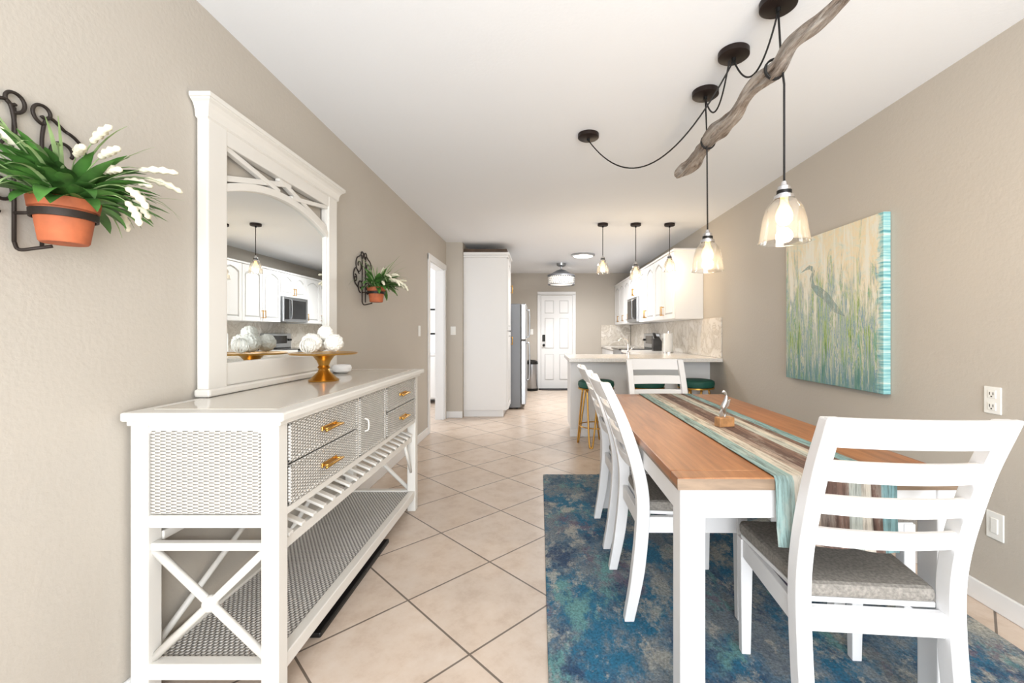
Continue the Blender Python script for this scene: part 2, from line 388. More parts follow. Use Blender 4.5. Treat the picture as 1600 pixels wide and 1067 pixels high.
box('front_backing',(xf-.01,cy0+pw,.6),(xf+.008,cy1-pw,.888),'cream',cs)
box('front_rail',(xf,cy0+pw,.588),(xf+.018,cy1-pw,.612),'cream',cs,.003)
box('mull_1',(xf,1.962,.61),(xf+.018,1.983,.888),'cream',cs,.002); box('mull_2',(xf,2.312,.61),(xf+.018,2.333,.888),'cream',cs,.002)
# bottle rack: flat slats on two rails
box('rack_rail_back',(cx0+.04,cy0+pw,.505),(cx0+.06,cy1-pw,.535),'cream',cs,.003)
box('rack_rail_front',(cx1-.045,cy0+pw,.462),(cx1-.022,cy1-pw,.497),'cream',cs,.003)
box('rack_rail_upper',(cx1-.10,cy0+pw,.548),(cx1-.082,cy1-pw,.575),'cream',cs,.003)
n=19
for i in range(n):
    y=cy0+.095+(cy1-cy0-.19)*i/(n-1); w2=.014
    V=[];pf=[(cx0+.04,.545),(cx1-.10,.540),(cx1-.012,.502)]
    for (x,z) in pf:
        for dy,dz in((-w2,0),(w2,0),(w2,.012),(-w2,.012)): V.append((x,y+dy,z+dz))
    F=[(0,1,2,3),(8,9,10,11)]+[(k*4+j,k*4+(j+1)%4,k*4+4+(j+1)%4,k*4+4+j) for k in range(2) for j in range(4)]
    mk('rack_slat_%d'%(i+1),V,F,'cream',cs,False,.003)
for k,y in enumerate((cy0+.01,cy1-.035)):
    box('rack_end_%d'%k,(cx0+pw,y,.49),(cx1-pw,y+.025,.515),'cream',cs,.003)
# bottom shelf
box('shelf_wicker',(cx0+.03,cy0+.03,.105),(cx1-.03,cy1-.03,.125),'wick_shelf',cs)
for lo,hi in (((cx0+.01,cy0+.005,.085),(cx1-.01,cy0+.045,.135)),((cx0+.01,cy1-.045,.085),(cx1-.01,cy1-.005,.135)),((cx0+.005,cy0+.03,.085),(cx0+.045,cy1-.03,.135)),((cx1-.045,cy0+.03,.085),(cx1-.005,cy1-.03,.135))):
    box('shelf_frame',lo,hi,'cream',cs,.004)
for k,y in enumerate((cy0+.027,cy1-.027)):
    A=(cx0+.05,y,.14); B=(cx1-.05,y,.49); C=(cx0+.05,y,.49); D=(cx1-.05,y,.14)
    tube('x_brace_a%d'%k,[A,B],.013,'cream',cs,10); tube('x_brace_b%d'%k,[C,D],.013,'cream',cs,10)
    sphere('x_knot_%d'%k,((cx0+cx1)/2,y,.315),.024,'cream',cs,(1,1,1.1),0,3)
ym=(cy0+cy1)/2
for a,b in ((cy0+.05,ym),(ym,cy1-.05)):
    tube('back_brace',[(cx0+.02,a,.14),(cx0+.02,b,.49)],.011,'cream',cs,8); tube('back_brace',[(cx0+.02,a,.49),(cx0+.02,b,.14)],.011,'cream',cs,8)
tube('front_knee_brace',[(cx1-.03,cy1-.05,.26),(cx1-.03,cy1-.19,.47)],.010,'cream',cs,8)
box('black_floor_slab',(-1.02,1.68,0),(-.845,2.45,.022),'black',None,.006)  # stands for an unidentified flat black object on the floor

# ---------------- mirror ----------------
mi=E('framed_mirror'); mz=zt+.003; my0,my1=1.64,2.69; sx0,sx1=-1.293,-1.25
box('stile_near',(sx0,my0,mz),(sx1,my0+.105,2.0),'cream',mi,.006)
box('stile_far',(sx0,my1-.105,mz),(sx1,my1,2.0),'cream',mi,.006)
box('stile_bead_near',(sx0,my0+.095,1.05),(sx1-.012,my0+.112,1.93),'cream',mi,.003)
box('stile_bead_far',(sx0,my1-.112,1.05),(sx1-.012,my1-.095,1.93),'cream',mi,.003)
box('bottom_rail',(sx0,my0+.1,mz+.03),(sx1-.004,my1-.1,1.06),'cream',mi,.006)
box('base_sill',(sx0,my0-.015,mz),(sx1+.018,my1+.015,mz+.03),'cream',mi,.008)
ga,gb=my0+.105,my1-.105; gm=(ga+gb)/2
def arch(y): 
    u=(y-gm)/((gb-ga)/2); return 1.745+.085*(1-u*u)
ys=[ga+(gb-ga)*i/24 for i in range(25)]
prism('glass',[(ga-.02,1.04),(gb+.02,1.04)]+[(y,arch(y)+.01) for y in reversed(ys)],'YZ',-1.285,-1.272,'mirror',mi)
prism('arched_rail',[(y,arch(y)) for y in ys]+[(y,arch(y)+.034) for y in reversed(ys)],'YZ',sx0+.002,sx1-.004,'cream',mi,.003)
box('frieze',(sx0,my0+.1,1.93),(sx1-.002,my1-.1,2.0),'cream',mi,.004)
barYZ('truss_a',(ga,1.80),(gm+.05,1.93),.024,-1.285,-1.262,'cream',mi)
barYZ('truss_b',(gb,1.80),(gm-.05,1.93),.024,-1.284,-1.261,'cream',mi)
barYZ('truss_c',(ga,1.925),(gm-.05,1.865),.022,-1.282,-1.259,'cream',mi)
barYZ('truss_d',(gb,1.925),(gm+.05,1.865),.022,-1.281,-1.258,'cream',mi)
pf=[(0,1.99),(.006,1.995),(.008,2.015),(.012,2.03),(.02,2.043),(.03,2.05),(.032,2.054),(.036,2.055),(.036,2.072),(0,2.072)]
V=[];F=[]
for e1,z in pf: V+= [(sx0,my0-e1,z),(sx1+e1,my0-e1,z),(sx1+e1,my1+e1,z),(sx0,my1+e1,z)]
for i in range(len(pf)-1):
    for k in range(3): F.append((i*4+k,i*4+k+1,i*4+4+k+1,i*4+4+k))
    F.append((i*4+3,i*4,i*4+4,i*4+7))
F.append((0,1,2,3)); q4=(len(pf)-1)*4; F.append((q4,q4+1,q4+2,q4+3))
mk('cornice',V,F,'cream',mi)

# items on console
tz=zt+.003
k=E('gold_cake_stand',(-1.09,2.2,tz))
lathe('stand',[(0,0),(.07,0),(.072,.006),(.06,.014),(.045,.03),(.03,.045),(.024,.06),(.03,.068),(.024,.078),(.032,.1),(.05,.125),(.07,.132),(.155,.134),(.16,.141),(.157,.142),(.15,.139),(0,.138)],'gold',k)
k=E('decorative_balls_pile',(-1.09,2.2,tz+.1425))
for i,(x,y,z,r) in enumerate(((-.03,-.06,.050,.046),(.05,.0,.049,.045),(-.045,.045,.048,.044),(.0,.1,.044,.04),(.01,-.005,.099,.036))):
    sphere('ball_%d'%(i+1),(x,y,z),r,'ball',k,(1,1,1),.10,5)
L=[]
for j in range(7):
    a=PI*j/7; L.append([(.035*math.cos(b)*math.cos(a)-.02,.035*math.cos(b)*math.sin(a)-.115,.038+.035*math.sin(b)) for b in [2*PI*q/20 for q in range(21)]])
multitube('wire_ball',L,.0018,'ball',k,6)
k=E('white_candle_bowl',(-1.19,2.62,tz))
lathe('bowl',[(0,0),(.03,0),(.05,.012),(.056,.03),(.05,.046),(.044,.05),(.04,.044),(0,.04)],'white',k)

# ---------------- wall planters ----------------
def leafblades(name,specs,m,p):
    V=[];F=[]
    for base,az,el,L,wd,droop in specs:
        b=len(V); n=8; d=Vector((math.cos(az),math.sin(az),0)); side=Vector((-math.sin(az),math.cos(az),0)); pos=Vector(base); e=el
        for i in range(n+1):
            t=i/n; ww=wd*math.sin(PI*min(1,(.12+t*.88)))**.8*.5 if t<1 else .0005
            dirv=d*math.cos(e)+Vector((0,0,1))*math.sin(e)
            nn=side.cross(dirv)
            V.append(pos+side*ww+nn*ww*.3*-1); V.append(pos); V.append(pos-side*ww+nn*ww*.3*-1)
            pos=pos+dirv*L/n; e-=droop/n
        for i in range(n):
            for k in range(2):
                a=b+i*3+k; F.append((a,a+1,a+4,a+3))
    for i,v in enumerate(V):
        if v.x<.012: v.x=.012+ (i%5)*.001
    return mk(name,V,F,m,p,True)
def spiral(cy,cz,r0,r1,a0,a1,n=26,x=.02):
    return [(x,cy+(r0+(r1-r0)*i/n)*math.cos(a0+(a1-a0)*i/n),cz+(r0+(r1-r0)*i/n)*math.sin(a0+(a1-a0)*i/n)) for i in range(n+1)]
def planter(y,seed,zb=1.405):
    rnd=random.Random(seed)
    e=E('wall_planter',(XL,y,zb)); px=.10
    lathe('pot',[(0,0),(.043,0),(.046,.004),(.057,.082),(.064,.084),(.067,.108),(.062,.11),(.058,.095),(0,.093)],'terra',e,(px,0,0))
    cyl('moss',(px,0,.093),.058,.006,'soil',e)
    lathe('iron_ring',[(.0565,.06),(.062,.06),(.063,.078),(.058,.078)],'iron',e,(px,0,0))
    L=[]
    L.append([(.008,-.03,.0),(.008,-.03,.33)]); L.append([(.008,.03,.0),(.008,.03,.28)])
    L.append([(.01,-.03,.07),(.05,-.03,.07)]); L.append([(.01,.03,.07),(.05,.03,.07)])
    L.append(catmull([(.008,-.03,.0),(.02,-.03,-.02),(.05,-.02,-.015),(px-.03,0,-.006)],5))
    for s in(-1,1):
        L.append(spiral(s*.085,.26,.062,.016,PI/2,PI/2-s*PI*2.6,40,.009))
        L.append(catmull([(.009,s*.085,.322),(.009,s*.045,.34),(.009,s*.03,.29),(.009,s*.03,.2)],8))
        L.append(spiral(s*.06,.115,.05,.012,-PI/2,-PI/2+s*PI*2.3,34,.009))
        L.append(spiral(s*.033,.345,.029,.009,-PI/2,-PI/2-s*PI*2.2,30,.009))
        L.append(catmull([(.009,s*.085,.198),(.009,s*.14,.235),(.009,s*.178,.19),(.009,s*.155,.13),(.009,s*.10,.10)],8))
        L.append(spiral(s*.15,.16,.028,.007,PI/2,PI/2+s*PI*2.2,26,.009))
    multitube('scroll',L,.0042,'iron',e,8)
    sp=[];sp2=[]
    for i in range(100):
        az=rnd.uniform(-2.0,2.0)
        b=(px+.03*math.cos(az),.03*math.sin(az),.095)
        sp.append((b,az,rnd.uniform(.3,1.45),rnd.uniform(.10,.20),rnd.uniform(.028,.046),rnd.uniform(.6,1.8)))
    for i in range(45):
        az=rnd.uniform(-2,2)
        sp2.append(((px+.03*math.cos(az),.03*math.sin(az),.095),az,rnd.uniform(.5,1.45),rnd.uniform(.17,.30),rnd.uniform(.004,.01),rnd.uniform(.5,2.4)))
    leafblades('leaves',sp,'leaf',e); leafblades('grass_blades',sp2,'leaf2',e)
    V=[];F=[];V2=[];F2=[]
    for i in range(15):
        az=rnd.uniform(-1.9,1.9); el=rnd.uniform(.7,1.45); L2=rnd.uniform(.14,.22); dr=rnd.uniform(.8,2.7); pos=Vector((px+.03*math.cos(az),.03*math.sin(az),.095)); pts=[]
        for j in range(25):
            pts.append(pos.copy()); ee=el-dr*j/24; pos+=Vector((math.cos(az)*math.cos(ee),math.sin(az)*math.cos(ee),math.sin(ee)))*L2*1.2/24
            pos.x=max(pos.x,.02)
        tubegeo(pts[:17],.0012,5,V2,F2)
        rr=[(.0020+.0070*math.sin(PI*(j+1.2)/10.5))*(1.3 if j%2 else .75) for j in range(9)]
        tubegeo(pts[16:],rr,7,V,F)
    mk('flower_stems',V2,F2,'leaf2',e,True); mk('flower_spikes',V,F,'flower',e,True)
planter(1.10,3); planter(3.2,8)

# ---------------- painting ----------------
p=E('heron_painting',(XR-.002,2.40,.84))
box('canvas',(-.04,0,0),(0,.95,1.01),'paint',p,.003)
def flat(name,poly,x,m): prism(name,poly,'YZ',x-.0006,x,m,p)
flat('heron_body',[(.44,.50),(.50,.56),(.58,.60),(.64,.66),(.655,.72),(.63,.765),(.655,.785),(.70,.785),(.76,.775),(.70,.80),(.66,.815),(.62,.80),(.60,.765),(.625,.715),(.60,.67),(.54,.65),(.46,.60),(.38,.52),(.30,.44),(.40,.47)],-.0405,'heron')

# ---------------- dining table ----------------
tx0,tx1,ty0,ty1,th=.40,1.25,1.26,2.98,.76
tb=E('dining_table')
box('top',(tx0+.0,ty0+.07,th-.028),(tx1,ty1-.07,th),'table',tb,.003)
box('breadboard_near',(tx0,ty0,th-.028),(tx1,ty0+.069,th),'table',tb,.003)
box('breadboard_far',(tx0,ty1-.069,th-.028),(tx1,ty1,th),'table',tb,.003)
box('under_edge',(tx0+.001,ty0+.001,th-.036),(tx1-.001,ty1-.001,th-.022),'table_edge',tb)
box('edge_band_near',(tx0-.0005,ty0-.0005,th-.03),(tx1+.0005,ty0+.004,th-.003),'table_edge',tb)
za,zb=th-.125,th-.036; q=.03
box('apron_near',(tx0+q,ty0+.02,za),(tx1-q,ty0+.045,zb),'white_wood',tb,.003)
box('apron_far',(tx0+q,ty1-.045,za),(tx1-q,ty1-.02,zb),'white_wood',tb,.003)
box('apron_left',(tx0+.02,ty0+q,za),(tx0+.045,ty1-q,zb),'white_wood',tb,.003)
box('apron_right',(tx1-.045,ty0+q,za),(tx1-.02,ty1-q,zb),'white_wood',tb,.003)
for i,(x,y) in enumerate(((tx0+.012,ty0+.012),(tx1-.084,ty0+.012),(tx0+.012,ty1-.09),(tx1-.084,ty1-.09))):
    box('leg_%d'%(i+1),(x,y,.012),(x+.074,y+.074,zb),'white_wood',tb,.005)
rug_t=.011
box('area_rug',(.03,.75,0),(1.78,3.6,rug_t),'rug',None,.004)
# runner
rx0,rx1=.68,1.03; prof=[(ty0-.012,.56),(ty0-.006,.62),(ty0-.004,.70),(ty0-.005,th-.01),(ty0+.004,th+.0035)]
n=30
prof+=[(ty0+.01+(ty1-ty0-.02)*i/n,th+.0035) for i in range(n+1)]+[(ty1-.002,th+.003),(ty1+.005,th-.01),(ty1+.006,.6)]
V=[];F=[];NX=24
for j,(y,z) in enumerate(prof):
    for i in range(NX+1):
        u=i/NX; w=0
        if j<3: w=-abs(.010*math.sin(u*9+.6))*(3-j)/2
        dz=.012*math.sin(u*3+1) if j==0 else 0
        V.append((rx0+(rx1-rx0)*u,y+w,z+dz))
for j in range(len(prof)-1):
    for i in range(NX): a=j*(NX+1)+i; F.append((a,a+1,a+NX+2,a+NX+1))
o=mk('table_runner',V,F,'runner',None,True); s=o.modifiers.new('s','SOLIDIFY'); s.thickness=.002; s.offset=1
# figurine
k=E('bird_figurine',(.82,1.93,th+.0055),.25)
box('base',(-.038,-.02,0),(.038,.02,.042),'blockwood',k,.004)
tube('body',[(0,0,.04),(.004,0,.06),(-.006,0,.085),(.006,0,.11),(.01,0,.135),(-.002,0,.155),(-.012,0,.15)],[.004,.006,.012,.011,.006,.006,.003],'silver',k,10,5)
prism('wing',[(.0,.075),(.022,.09),(.03,.12),(.016,.112),(.006,.10)],'XZ',-.003,.003,'silver',k,.001)
prism('tail',[(-.004,.05),(-.022,.042),(-.028,.06),(-.014,.08)],'XZ',-.003,.003,'silver',k,.001)

# ---------------- chairs ----------------
def pl(z):
    P=[(0,-.262),(.2,-.225),(.44,-.205),(.6,-.222),(.8,-.285),(.97,-.365)]
    for (a,b),(c,d) in zip(P,P[1:]):
        if z<=c: 
            t=(z-a)/(c-a); return b+(d-b)*t
    return P[-1][1]
def chair(x,y,rz):
    e=E('dining_chair',(x,y,rug_t+.001),rz)
    zs=catmull([(-.262,0,0),(-.225,.2,0),(-.205,.44,0),(-.222,.6,0),(-.285,.8,0),(-.36,.965,0)],6)
    for s in(-1,1):
        V=[];F=[]
        for q in zs:
            yy,zz=q.x,q.y; hw=.0205; hd=.026 if .2<zz<.7 else (.020+.006*min(1,zz/.2) if zz<=.2 else .026-.006*(zz-.7)/.27)
            xc=s*.193
            for a,b in ((-1,-1),(1,-1),(1,1),(-1,1)): V.append((xc+a*hw,yy+b*hd,zz))
        n=len(zs)
        for i in range(n-1):
            for kk in range(4): F.append((i*4+kk,i*4+(kk+1)%4,(i+1)*4+(kk+1)%4,(i+1)*4+kk))
        F.append((0,1,2,3)); F.append(tuple((n-1)*4+i for i in range(4)))
        mk('back_post_%d'%(1 if s<0 else 2),V,F,'white_wood',e,False,.004)
    for i,(z0,z1) in enumerate(((.89,.968),(.79,.85),(.695,.75),(.60,.652))):
        V=[];F=[];n=14; hw=.18 if i else .212
        for j in range(n+1):
            u=-1+2*j/n; xx=u*hw; bow=-.022*(1-u*u)
            for zz in(z0,z1):
                for dd in(-.009,.009): V.append((xx,pl(zz)+bow+dd+(-.006 if i==0 else 0),zz))
        for j in range(n):
            a=j*4; b=a+4
            F+= [(a,a+1,b+1,b),(a+2,a+3,b+3,b+2),(a,a+2,b+2,b),(a+1,a+3,b+3,b+1)]
        F+=[(0,1,3,2),(n*4,n*4+1,n*4+3,n*4+2)]
        mk('slat_%d'%(i+1),V,F,'white_wood',e,False,.003)
    seat=[(-.172,-.19),(.172,-.19),(.21,.19),(.20,.22),(-.20,.22),(-.21,.19)]
    prism('seat_cushion',seat,'XY',.432,.474,'seatcloth',e,.014)
    prism('seat_board',[(a*.985,b*.985) for a,b in seat],'XY',.42,.434,'white_wood',e,.002)
    box('apron_front',(-.18,.185,.355),(.18,.207,.42),'white_wood',e,.003)
    box('apron_back',(-.178,-.215,.355),(.178,-.193,.42),'white_wood',e,.003)
    for s in(-1,1):
        prism('apron_side',[(s*.182,-.2),(s*.202,-.2),(s*.205,.19),(s*.185,.19)],'XY',.355,.42,'white_wood',e,.003)
        V=[]
        for z,h in((0,.016),(.355,.021),(.42,.021)):
            for a,b in((-1,-1),(1,-1),(1,1),(-1,1)): V.append((s*.19+a*h,.195+b*h,z))
        F=[(0,1,2,3),(8,9,10,11)]+[(i*4+k2,i*4+(k2+1)%4,i*4+4+(k2+1)%4,i*4+4+k2) for i in range(2) for k2 in range(4)]
        mk('front_leg_%d'%(1 if s<0 else 2),V,F,'white_wood',e,False,.003)
chair(.625,1.97,-PI/2); chair(.625,2.56,-PI/2); chair(.87,2.94,PI); chair(.925,1.385,math.radians(-5))
# bench
b=E('dining_bench'); bx0,bx1,by0,by1=1.15,1.48,1.70,2.74; z0=rug_t+.001
box('seat_cushion',(bx0,by0,.435),(bx1,by1,.475),'seatcloth',b,.012)
box('seat_frame',(bx0+.01,by0+.01,.36),(bx1-.01,by1-.01,.435),'white_wood',b,.003)
for x in(bx0+.005,bx1-.05):
    for y in(by0+.005,by1-.05): box('leg',(x,y,z0),(x+.045,y+.045,.43),'white_wood',b,.004)

# ---------------- pendants ----------------
def bulb_light(x,y,z,w):
    l=bpy.data.lights.new('bulb_light','POINT'); l.energy=w; l.color=(1,.76,.48); l.shadow_soft_size=.03
    o=bpy.data.objects.new('bulb_light',l); o.location=(x,y,z); S.collection.objects.link(o); return o
def shade(e,x,y,zt,s=1):
    lathe('socket',[(0,.0),(.008,0),(.012,-.015),(.022,-.02),(.024,-.05),(.034,-.053),(.036,-.066),(0,-.066)],'chrome',e,(x,y,zt),28)
    cyl('socket_collar',(x,y,zt-.046),.0255,.012,'black',e)
    pr=[(.03,-.062),(.045,-.075),(.062,-.10),(.073,-.14),(.079,-.18),(.086,-.225)]
    pr=[(r*s,z if i==0 else -.062+(z+.062)*s) for i,(r,z) in enumerate(pr)]
    pr2=pr+[(r-.0025,z) for r,z in reversed(pr)]
    lathe('glass_shade',pr2,'glass',e,(x,y,zt),48)
    zr=-.062+(-.225+.062)*s; multitube('glass_rim',[[(x+.0855*s*math.cos(PI*q/24),y+.0855*s*math.sin(PI*q/24),zt+zr) for q in range(49)]],.0022,'glass',e,6)
    lathe('bulb',[(0,-.066),(.012,-.067),(.014,-.085),(.024,-.105),(.030,-.125),(.028,-.145),(.016,-.160),(0,-.164)],'bulbglass',e,(x,y,zt),20)
    o=bulb_light(x,y,zt-.195*s,8); o.parent=e
def canopy(e,x,y,r=.065): lathe('canopy',[(0,H-.03),(r-.008,H-.03),(r,H-.024),(r,H-.001),(0,H-.001)],'bronze',e,(x,y,0),36); cyl('canopy_nub',(x,y,H-.045),.01,.016,'black',e)
for x,z in((.73,2.07),(1.11,2.0),(1.50,2.09)):
    e=E('kitchen_pendant_light'); canopy(e,x,5.02,.06); tube('cord',[(x,5.02,H-.03),(x,5.02,z)],.004,'rope',e); shade(e,x,5.02,z,.85)
e=E('driftwood_pendant_light')
cn=[(.905,1.65),(.87,1.95),(.865,2.27),(.31,2.76)]
for x,y in cn: canopy(e,x,y,.066)
def sag(a,b,d,n=28): return [(a[0]+(b[0]-a[0])*i/n,a[1]+(b[1]-a[1])*i/n,H-.04-d*(1-(2*i/n-1)**2)) for i in range(n+1)]
multitube('swag_cords',[sag(cn[1],cn[3],.31),sag(cn[0],cn[1],.15),sag((.85,1.95),cn[2],.14)],.0038,'rope',e)
tube('cord_near',[(.905,1.65,H-.04),(.905,1.63,2.2),(.905,1.61,2.1),(.905,1.61,1.74)],.004,'rope',e)
tube('cord_far',[(.865,2.27,H-.04),(.865,2.25,2.2),(.865,2.24,1.71)],.004,'rope',e)
for y0_,x0_ in((1.63,.885),(2.25,.875)):
    multitube('cord_wrap',[[(x0_+.036*math.cos(a),y0_+.004*a/PI,2.172+.036*math.sin(a)) for a in [2*PI*q/24 for q in range(49)]]],.0035,'rope',e)
shade(e,.905,1.61,1.74); shade(e,.865,2.24,1.71,.92)
pts=[(.93,1.22,2.20),(.90,1.36,2.175),(.88,1.5,2.185),(.885,1.64,2.17),(.865,1.8,2.178),(.88,1.98,2.165),(.872,2.14,2.175),(.875,2.3,2.168),(.89,2.45,2.178),(.88,2.58,2.165),(.865,2.68,2.16),(.86,2.72,2.155)]
tube('driftwood',pts,[.010,.02,.024,.029,.025,.028,.033,.030,.034,.036,.027,.012],'drift',e,36,12,.30)

# flush light & chandelier fan
e=E('ceiling_light_flush')
lathe('ring',[(0,H-.03),(.17,H-.03),(.19,H-.02),(.19,H-.001),(0,H-.001)],'steel',e,(.70,7.0,0))
lathe('diffuser',[(0,H-.036),(.15,H-.034),(.16,H-.028),(0,H-.028)],'lampwhite',e,(.70,7.0,0))
e=E('crystal_drum_ceiling_light'); fx,fy=.395,7.9
lathe('canopy',[(0,2.38),(.05,2.38),(.08,2.40),(.085,2.439),(0,2.439)],'steel',e,(fx,fy,0))
cyl('rod',(fx,fy,2.28),.014,.11,'steel',e)
lathe('motor_dome',[(.03,2.33),(.09,2.31),(.16,2.27),(.24,2.235),(.25,2.22),(0,2.22)],'steel',e,(fx,fy,0))
lathe('top_ring',[(.235,2.2),(.25,2.2),(.25,2.222),(.235,2.222)],'fridge_side',e,(fx,fy,0)); lathe('bottom_ring',[(.225,2.045),(.24,2.045),(.24,2.06),(.225,2.06)],'fridge_side',e,(fx,fy,0))
V=[];F=[]
for j in range(4):
    for i in range(36):
        a=2*PI*(i+.5*(j%2))/36; c=Vector((fx+.235*math.cos(a),fy+.235*math.sin(a),2.08+.035*j)); b0=len(V)
        for dv in((.014,0,0),(0,.014,0),(-.014,0,0),(0,-.014,0),(0,0,.016),(0,0,-.016)): V.append(c+Vector(dv))
        for k in range(4): F.append((b0+k,b0+(k+1)%4,b0+4)); F.append((b0+k,b0+(k+1)%4,b0+5))
mk('crystals',V,F,'chrome',e)
lathe('inner_diffuser',[(0,2.055),(.2,2.055),(.215,2.07),(.215,2.2),(0,2.2)],mat('drum_diffuser',(255,250,240),.5,emis=.6),e,(fx,fy,0))

# ---------------- kitchen left ----------------
def vpanel(e,xs,ya,yb,za,zb,face,arched=False,hz=None,hy=None):
    t=.02*face; x1=xs+t; q=.055
    def B(nm,y0,y1,z0,z1,xa,xb,bv=.003): box(nm,(min(xa,xb),y0,z0),(max(xa,xb),y1,z1),'cab',e,bv)
    g=.004; ya+=g; yb-=g; za+=g; zb-=g
    B('stile',ya,ya+q,za,zb,xs,x1); B('stile',yb-q,yb,za,zb,xs,x1); B('rail_bottom',ya+q,yb-q,za,za+q,xs,x1)
    box('panel_back',(min(xs,xs+t*.3),ya+q,za+q),(max(xs,xs+t*.3),yb-q,zb-.02),'groove_shade',e)
    def arc(u,off=0): return zb-q-.06*abs(u)**1.6-off if arched else zb-q-off
    n=12 if arched else 1
    yy=[ya+q+(yb-ya-2*q)*i/n for i in range(n+1)]
    prism('rail_top',[(y,arc((y-(ya+yb)/2)/((yb-ya)/2-q))) for y in yy]+[(yb-q,zb),(ya+q,zb)],'YZ',min(xs,x1),max(xs,x1),'cab',e,.002)
    i0=ya+q+.02; i1=yb-q-.02; yy=[i0+(i1-i0)*i/n for i in range(n+1)]
    prism('panel_raised',[(i0,za+q+.02),(i1,za+q+.02)]+[(y,arc((y-(ya+yb)/2)/((i1-i0)/2),.02)) for y in reversed(yy)],'YZ',min(xs,xs+t*.85),max(xs,xs+t*.85),'cab',e,.005)
    if hz is not None:
        xh=xs+t+.028*face
        tube('handle',[(xh,hy,hz),(xh,hy,hz+.12)],.006,'gold',e,8)
        for z in(hz+.01,hz+.11): tube('handle_post',[(xs+t,hy,z),(xh,hy,z)],.005,'gold',e,8)
e=E('pantry_cabinet')
px0,px1=-1.068,-.46
box('toe_kick',(px0,6.14,0),(px1-.05,6.68,.09),'cab',e); box('carcass',(px0,6.12,.09),(px1,6.68,2.24),'cab',e,.003)
box('crown_a',(px0,6.10,2.24),(px1+.02,6.69,2.27),'cab',e,.006); box('crown_b',(px0,6.08,2.27),(px1+.04,6.70,2.31),'cab',e,.01)
box('gap_shade_strip',(px0,6.12,2.31),(px1,6.68,2.36),'gap_shade',e)  # solid dark strip painted as the shaded gap between pantry and ceiling
vpanel(e,px1,6.13,6.67,.1,1.2,1,False,1.0,6.62); vpanel(e,px1,6.13,6.67,1.21,2.23,1,True,1.78,6.62)
e=E('refrigerator')
box('body',(-1.05,6.72,.02),(-.29,7.46,1.63),'fridge_side',e,.01)
box('fridge_door',(-.285,6.72,.07),(-.21,7.46,1.06),'steel',e,.012); box('freezer_door',(-.285,6.72,1.075),(-.21,7.46,1.63),'steel',e,.012)
tube('handle_lower',[(-.21,6.80,.45),(-.16,6.80,.5),(-.16,6.80,.98),(-.21,6.80,1.02)],.012,'steel',e,10,5); tube('handle_upper',[(-.21,6.80,1.11),(-.16,6.80,1.15),(-.16,6.80,1.5),(-.21,6.80,1.54)],.012,'steel',e,10,5)
for x,y in((-.98,6.8),(-.35,6.8),(-.98,7.38),(-.35,7.38)): cyl('foot',(x,y,0),.02,.021,'black',e)
e=E('over_fridge_cabinet'); box('carcass',(px0,6.71,1.74),(-.76,7.5,2.24),'cab',e,.003)
vpanel(e,-.76,6.71,7.10,1.75,2.23,1,True,1.8,7.06); vpanel(e,-.76,7.11,7.5,1.75,2.23,1,True,1.8,7.15)
e=E('trash_can',(-.16,8.93,0))
lathe('can',[(0,0),(.12,0),(.125,.01),(.125,.54),(0,.54)],'steel',e); lathe('lid',[(.128,.54),(.13,.55),(.12,.60),(.07,.625),(0,.63)],'black',e); lathe('base_ring',[(.127,.0),(.13,.0),(.13,.05),(.127,.05)],'black',e); box('pedal',(-.03,-.165,.01),(.03,-.12,.025),'black',e,.003)
n=20; prism('doormat',[(-.02,9.17),(.66,9.17)]+[(.32+.34*math.cos(PI*i/n),8.98-.12*math.sin(PI*i/n)+.05) for i in range(n+1)],'XY',0,.012,'mat')

# ---------------- kitchen right ----------------
e=E('upper_cabinets'); ux=1.61; uz0,uz1=1.347,2.15
box('carcass_near',(ux,5.15,uz0),(XR-.001,6.95,uz1),'cab',e,.003); box('carcass_mid',(ux,6.952,1.77),(XR-.001,7.70,uz1),'cab',e,.003); box('carcass_far',(ux,7.702,uz0),(XR-.001,YB-.01,uz1),'cab',e,.003)
box('crown',(ux-.03,5.13,uz1),(XR-.001,YB-.01,uz1+.03),'cab',e,.008)
for i in range(4):
    a=5.15+.45*i; vpanel(e,ux,a,a+.45,uz0,uz1,-1,True,uz0+.05,a+(.42 if i%2==0 else .03))
for i in range(2): a=6.955+.372*i; vpanel(e,ux,a,a+.372,1.77,uz1,-1,True,1.80,a+(.34 if i==0 else .03))
for i in range(3): a=7.705+.494*i; vpanel(e,ux,a,a+.494,uz0,uz1,-1,True,uz0+.05,a+.04)
e=E('microwave'); box('body',(1.55,6.97,1.36),(XR-.002,7.69,1.765),'steel',e,.006); box('window',(1.542,7.16,1.41),(1.552,7.62,1.72),'blackgl',e,.004)
box('control_panel',(1.543,7.0,1.40),(1.551,7.11,1.73),'black',e,.002); tube('handle',[(1.55,7.135,1.42),(1.515,7.135,1.44),(1.515,7.135,1.70),(1.55,7.135,1.72)],.008,'steel',e,8,4)
box('backsplash',(XR-.012,4.62,.912),(XR-.0005,YB-.01,1.345),'marble')
box('backsplash_far',(1.3,YB-.012,.912),(1.92,YB-.0005,1.345),'marble')
e=E('peninsula_counter')
box('knee_wall',(.36,4.95,.0),(XR-.001,5.04,.868),'white',e,.002); box('base_trim',(.345,4.936,0),(1.925,4.95,.09),'trim',e,.004); box('base_cabinet',(.36,5.042,.09),(XR-.001,5.48,.868),'cab',e,.002); box('toe',(.38,5.042,0),(XR-.05,5.42,.09),'cab',e)
box('end_panel',(.352,4.95,.09),(.36,5.48,.868),'cab',e)
box('countertop',(.31,4.6,.87),(XR-.001,5.52,.91),'quartz',e,.006)
e=E('base_cabinets')
